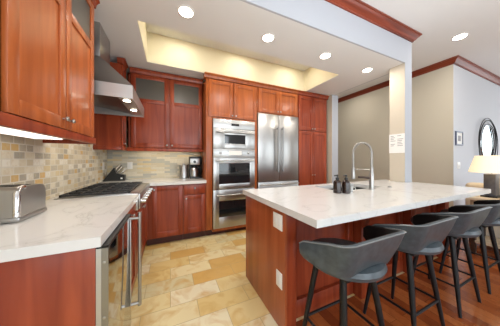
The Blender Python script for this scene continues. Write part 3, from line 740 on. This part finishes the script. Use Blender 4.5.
# ------------------------------------------------------------------ bar stools
def bar_stool():
    o = bpy.data.objects.new('bar_stool', None); o.empty_display_size = .2; COL.objects.link(o)
    # seat cushion
    MB().lathe([(.10, .606), (.185, .610), (.212, .622), (.222, .645), (.212, .668), (.175, .682), (.08, .688)], (0, .02, 0), 40, sx=1.0, sy=1.0).build('seat', 'leather', o, local=True)
    # shell: U path front-left -> back -> front-right
    hw, yb, yf, rc = .265, -.215, .068, .085
    path = []
    for i in range(8): path.append((-hw-.04*(1-i/8), yf+(yb+rc-yf)*i/8))
    for i in range(10):
        a = PI+PI/2*i/9; path.append((-hw+rc+rc*math.cos(a), yb+rc+rc*math.sin(a)))
    for i in range(1, 12): path.append((-hw+rc+(2*hw-2*rc)*i/12, yb))
    for i in range(10):
        a = 1.5*PI+PI/2*i/9; path.append((hw-rc+rc*math.cos(a), yb+rc+rc*math.sin(a)))
    for i in range(1, 9): path.append((hw+.04*i/8, yb+rc+(yf-yb-rc)*i/8))
    # resample lengths
    N = len(path); s = [0]
    for i in range(1, N): s.append(s[-1]+math.dist(path[i], path[i-1]))
    T = s[-1]
    bm = bmesh.new(); rings = []; rim = []
    for i, (x, y) in enumerate(path):
        u = s[i]/T; c = abs(2*u-1)                 # 0 back middle, 1 arm ends
        ztop = .846-.072*max(0, (c-.35)/.65)**1.3
        zbot = .650+.034*max(0, 1-(c/.40)**2)+.040*max(0, (c-.55)/.45)
        e_ = min(1, (1-c)/.06); e_ = math.sqrt(max(0, 1-(1-e_)**2))
        zm = (ztop+zbot)/2-.0; ztop = zm+(ztop-zm)*(.72+.28*e_); zbot = zm+(zbot-zm)*(.72+.28*e_)
        q0 = Vector(path[max(0, i-1)]); q1 = Vector(path[min(N-1, i+1)]); d = (q1-q0).normalized(); n = Vector((d.y, -d.x))   # outward
        ring = []; thick = .026
        cen = Vector((0, .02))
        def pt(f, z, off):
            p = Vector((x, y))
            lb = .73+.22*min(1, max(0, (c-.5)/.3)); lean = lb+(1-lb)*((z-.650)/.196)            # flares outward with height
            q = cen+(p-cen)*lean+n*off
            return (q.x, q.y, z)
        K = 6
        for kx_ in range(K+1):
            z = zbot+(ztop-zbot)*kx_/K; bul = .006*math.sin(PI*kx_/K); ring.append(pt(0, z, bul))
        ring.append(pt(0, ztop+.006, -thick*.5))
        for kx_ in range(K, -1, -1):
            z = zbot+(ztop-zbot)*kx_/K; ring.append(pt(0, z, -thick))
        ring.append(pt(0, zbot-.005, -thick*.5))
        rings.append([bm.verts.new(p) for p in ring]); rim.append(pt(0, ztop+.001, .001))
    n_ = len(rings[0])
    for a, q in zip(rings, rings[1:]):
        for j in range(n_): bm.faces.new((a[j], a[(j+1) % n_], q[(j+1) % n_], q[j]))
    bm.faces.new(rings[0]); bm.faces.new(rings[-1][::-1])
    bmesh.ops.recalc_face_normals(bm, faces=bm.faces[:])
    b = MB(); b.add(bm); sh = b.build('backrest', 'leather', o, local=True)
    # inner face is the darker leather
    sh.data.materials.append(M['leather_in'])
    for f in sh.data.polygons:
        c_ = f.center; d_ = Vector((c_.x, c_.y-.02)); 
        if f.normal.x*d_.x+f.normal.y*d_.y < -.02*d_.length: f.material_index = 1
    MB().tube(rim, .0035, 6).build('piping', 'piping', sh, local=True)
    sx_ = -hw+rc*.35
    # side bracket straps joining shell and seat
    MB().box(-.13, .13, -.11, .15, .588, .608, .004).build('mounting_plate', 'blackmetal', o, local=True)
    for ax in (-1, 1):
        for ay in (-1, 1):
            b = MB(); b.tube([(ax*.115, .02+ay*.095, .600), (ax*.150, .02+ay*.128, .33), (ax*.192, .02+ay*.168, 0)], [.0185, .017, .0105], 14)
            b.build('leg', 'blackmetal', o, local=True)
    zz = .215; fx_ = .168; fy_ = .145
    for p, q in (((-1, -1), (1, -1)), ((1, -1), (1, 1)), ((1, 1), (-1, 1)), ((-1, 1), (-1, -1))):
        MB().tube([(p[0]*fx_, .02+p[1]*fy_, zz), (q[0]*fx_, .02+q[1]*fy_, zz)], .0085, 8).build('stretcher', 'blackmetal', o, local=True)
    return o
labs = ['grey leather bar stool nearest the camera, at the island corner', 'grey leather bar stool second from the island corner',
        'grey leather bar stool third from the island corner', 'grey leather bar stool farthest along the island, nearest the lamp table']
proto = bar_stool()
for i, x in enumerate((.985, 1.635, 2.285, 2.905)):
    o = proto if i == 0 else copy_tree(proto)
    o.location = (x, .77, 0); tag(o, labs[i], 'bar stool', 'bar stools along the island')

# ------------------------------------------------------------------ post paper, picture, mirror
m = mapper('-X', 3.095)
t = thing('paper_notice', 'white printed paper sheet pinned on the beige post', 'paper', m(1.56, 0, 1.5))
MB().box(3.093, 3.095, 1.463, 1.665, 1.345, 1.63).build('sheet', 'paper', t)
b = MB(); random.seed(3)
for r_ in range(9):
    z = 1.60-.024*r_
    for c_ in range(2):
        y0 = 1.645-.09*c_; l_ = random.uniform(.03, .075)
        if random.random() < .8: b.box(3.0922, 3.0932, y0-l_, y0, z-.004, z+.004)
b.build('print', 'ink', t)
t = thing('picture_frame', 'small dark-framed picture on the white wall beside the hall corner', 'picture', (4.9, YW, 1.64))
MB().box(4.755, 5.04, YW-.02, YW, 1.51, 1.535).box(4.755, 5.04, YW-.02, YW, 1.745, 1.77).box(4.755, 4.78, YW-.02, YW, 1.535, 1.745).box(5.015, 5.04, YW-.02, YW, 1.535, 1.745).build('frame', 'navy', t)
MB().box(4.78, 5.015, YW-.012, YW-.004, 1.535, 1.745).build('mat_board', 'paper', t)
MB().box(4.84, 4.955, YW-.0135, YW-.0118, 1.59, 1.69).build('print', 'ink', t)
mc = (6.17, YW-.02, 1.60)
t = thing('wall_mirror', 'round mirror ringed with dark looping wire on the white wall above the lamp', 'mirror', mc)
rx = Matrix.Translation(mc) @ Matrix.Rotation(PI/2, 4, 'X')
MB().lathe([(.40, -.018), (.40, 0), (.395, .004)], seg=48, mat=Matrix.Translation((mc[0]+.10, mc[1], mc[2])) @ Matrix.Rotation(PI/2, 4, 'X')).build('mirror_glass', 'mirrorglass', t)
for i, (ox, oz, r_) in enumerate(((.10, 0, .41), (.04, .02, .46), (-.03, .02, .50), (-.02, -.05, .53))):
    MB().tube([(mc[0]+ox+r_*math.cos(2*PI*j/48), mc[1]-.012-.01*i, mc[2]+oz+r_*1.0*math.sin(2*PI*j/48)) for j in range(48)], .0065, 8, True).build('wire_ring', 'blackmetal', t)

# ------------------------------------------------------------------ sofa table, lamp, sofa
t = thing('sofa_table', 'pale-topped narrow console table behind the sofa, holding the lamp', 'table', (3.85, .2, 0))
MB().box(3.63, 4.06, -.55, 1.03, .715, .75, .004).build('top', 'palewood', t)
MB().box(3.66, 4.03, -.52, 1.0, .64, .715, .002).build('apron', 'linen_dark', t)
for x in (3.66, 3.985):
    for y in (-.52, .955): MB().box(x, x+.045, y, y+.045, 0, .64, .003).build('leg', 'espresso', t)
MB().box(3.66, 4.03, -.5, .98, .16, .19, .003).build('shelf', 'palewood', t)
lx_, ly_ = 3.93, .885
t = thing('table_lamp', 'table lamp with cream tapered shade and grey block base on the console table', 'lamp', (lx_, ly_, .75))
MB().box(lx_-.11, lx_+.11, ly_-.07, ly_+.07, .75, .768, .003).build('foot', 'blackmetal', t)
MB().box(lx_-.078, lx_+.078, ly_-.05, ly_+.05, .768, 1.055, .004).build('base', 'graystone', t)
MB().tube([(lx_, ly_, 1.055), (lx_, ly_, 1.16)], .008, 8).build('stem', 'nickel', t)
b = bmesh.new()
sh = [(.262, 1.078), (.185, 1.300), (.182, 1.300), (.259, 1.078)]
seg_ = 40; rg = [[b.verts.new((lx_+r_*math.cos(2*PI*i/seg_), ly_+r_*.75*math.sin(2*PI*i/seg_), z)) for i in range(seg_)] for r_, z in sh]
for k_ in range(4):
    a, q = rg[k_], rg[(k_+1) % 4]
    for i in range(seg_): b.faces.new((a[i], a[(i+1) % seg_], q[(i+1) % seg_], q[i]))
bmesh.ops.recalc_face_normals(b, faces=b.faces[:])
mb = MB(); mb.add(b); mb.build('lamp_shade', 'shade', t)
d = bpy.data.lights.new('table_lamp_bulb', 'POINT'); d.energy = 1.6; d.color = (1, .85, .62); d.shadow_soft_size = .05
o = bpy.data.objects.new('table_lamp_bulb', d); COL.objects.link(o); o.location = (lx_, ly_, 1.19)

t = thing('sofa', 'beige upholstered sofa behind the console table, mostly hidden', 'sofa', (4.55, .25, 0))
MB().box(4.12, 4.98, -.85, 1.18, .12, .44, .03).build('seat_base', 'linen', t)
MB().box(4.10, 4.30, -.85, 1.18, .44, .90, .05, 4).build('backrest', 'linen', t)
MB().box(4.32, 4.98, 1.0, 1.18, .44, .64, .04, 3).build('arm', 'linen', t)
MB().box(4.32, 4.98, -.85, -.67, .44, .64, .04, 3).build('arm', 'linen', t)
for x in (4.16, 4.90):
    for y in (-.80, 1.10): MB().box(x, x+.05, y, y+.05, 0, .12).build('leg', 'espresso', t)
def cushion(x, y, z, w_, h_, th_, lab, mat, tilt=0, yaw=0):
    b = bmesh.new(); bmesh.ops.create_cube(b, size=2); bmesh.ops.subdivide_edges(b, edges=b.edges[:], cuts=8, use_grid_fill=True)
    for v in b.verts:
        X_, Y_, Z_ = v.co; f = (1-abs(Y_)**3)*(1-abs(Z_)**3)
        v.co = (X_*th_/2*(.18+.82*math.sqrt(max(0, f))), Y_*w_/2*(1-.05*(Z_*Z_)), Z_*h_/2*(1-.05*Y_*Y_))
    mb = MB(); mb.add(b, Matrix.Translation((0, 0, h_/2)))
    o = mb.build('cushion', mat, None); o.location = (x, y, z); o.rotation_euler = (0, tilt, yaw)
    return tag(o, lab, 'cushion', 'sofa cushions')
cushion(4.47, .76, .445, .52, .58, .16, 'beige scatter cushion on the sofa, left of the lamp base', 'linen', -.12)
cushion(4.47, .20, .445, .52, .56, .16, 'beige scatter cushion on the sofa, right of the lamp base', 'linen', -.12)
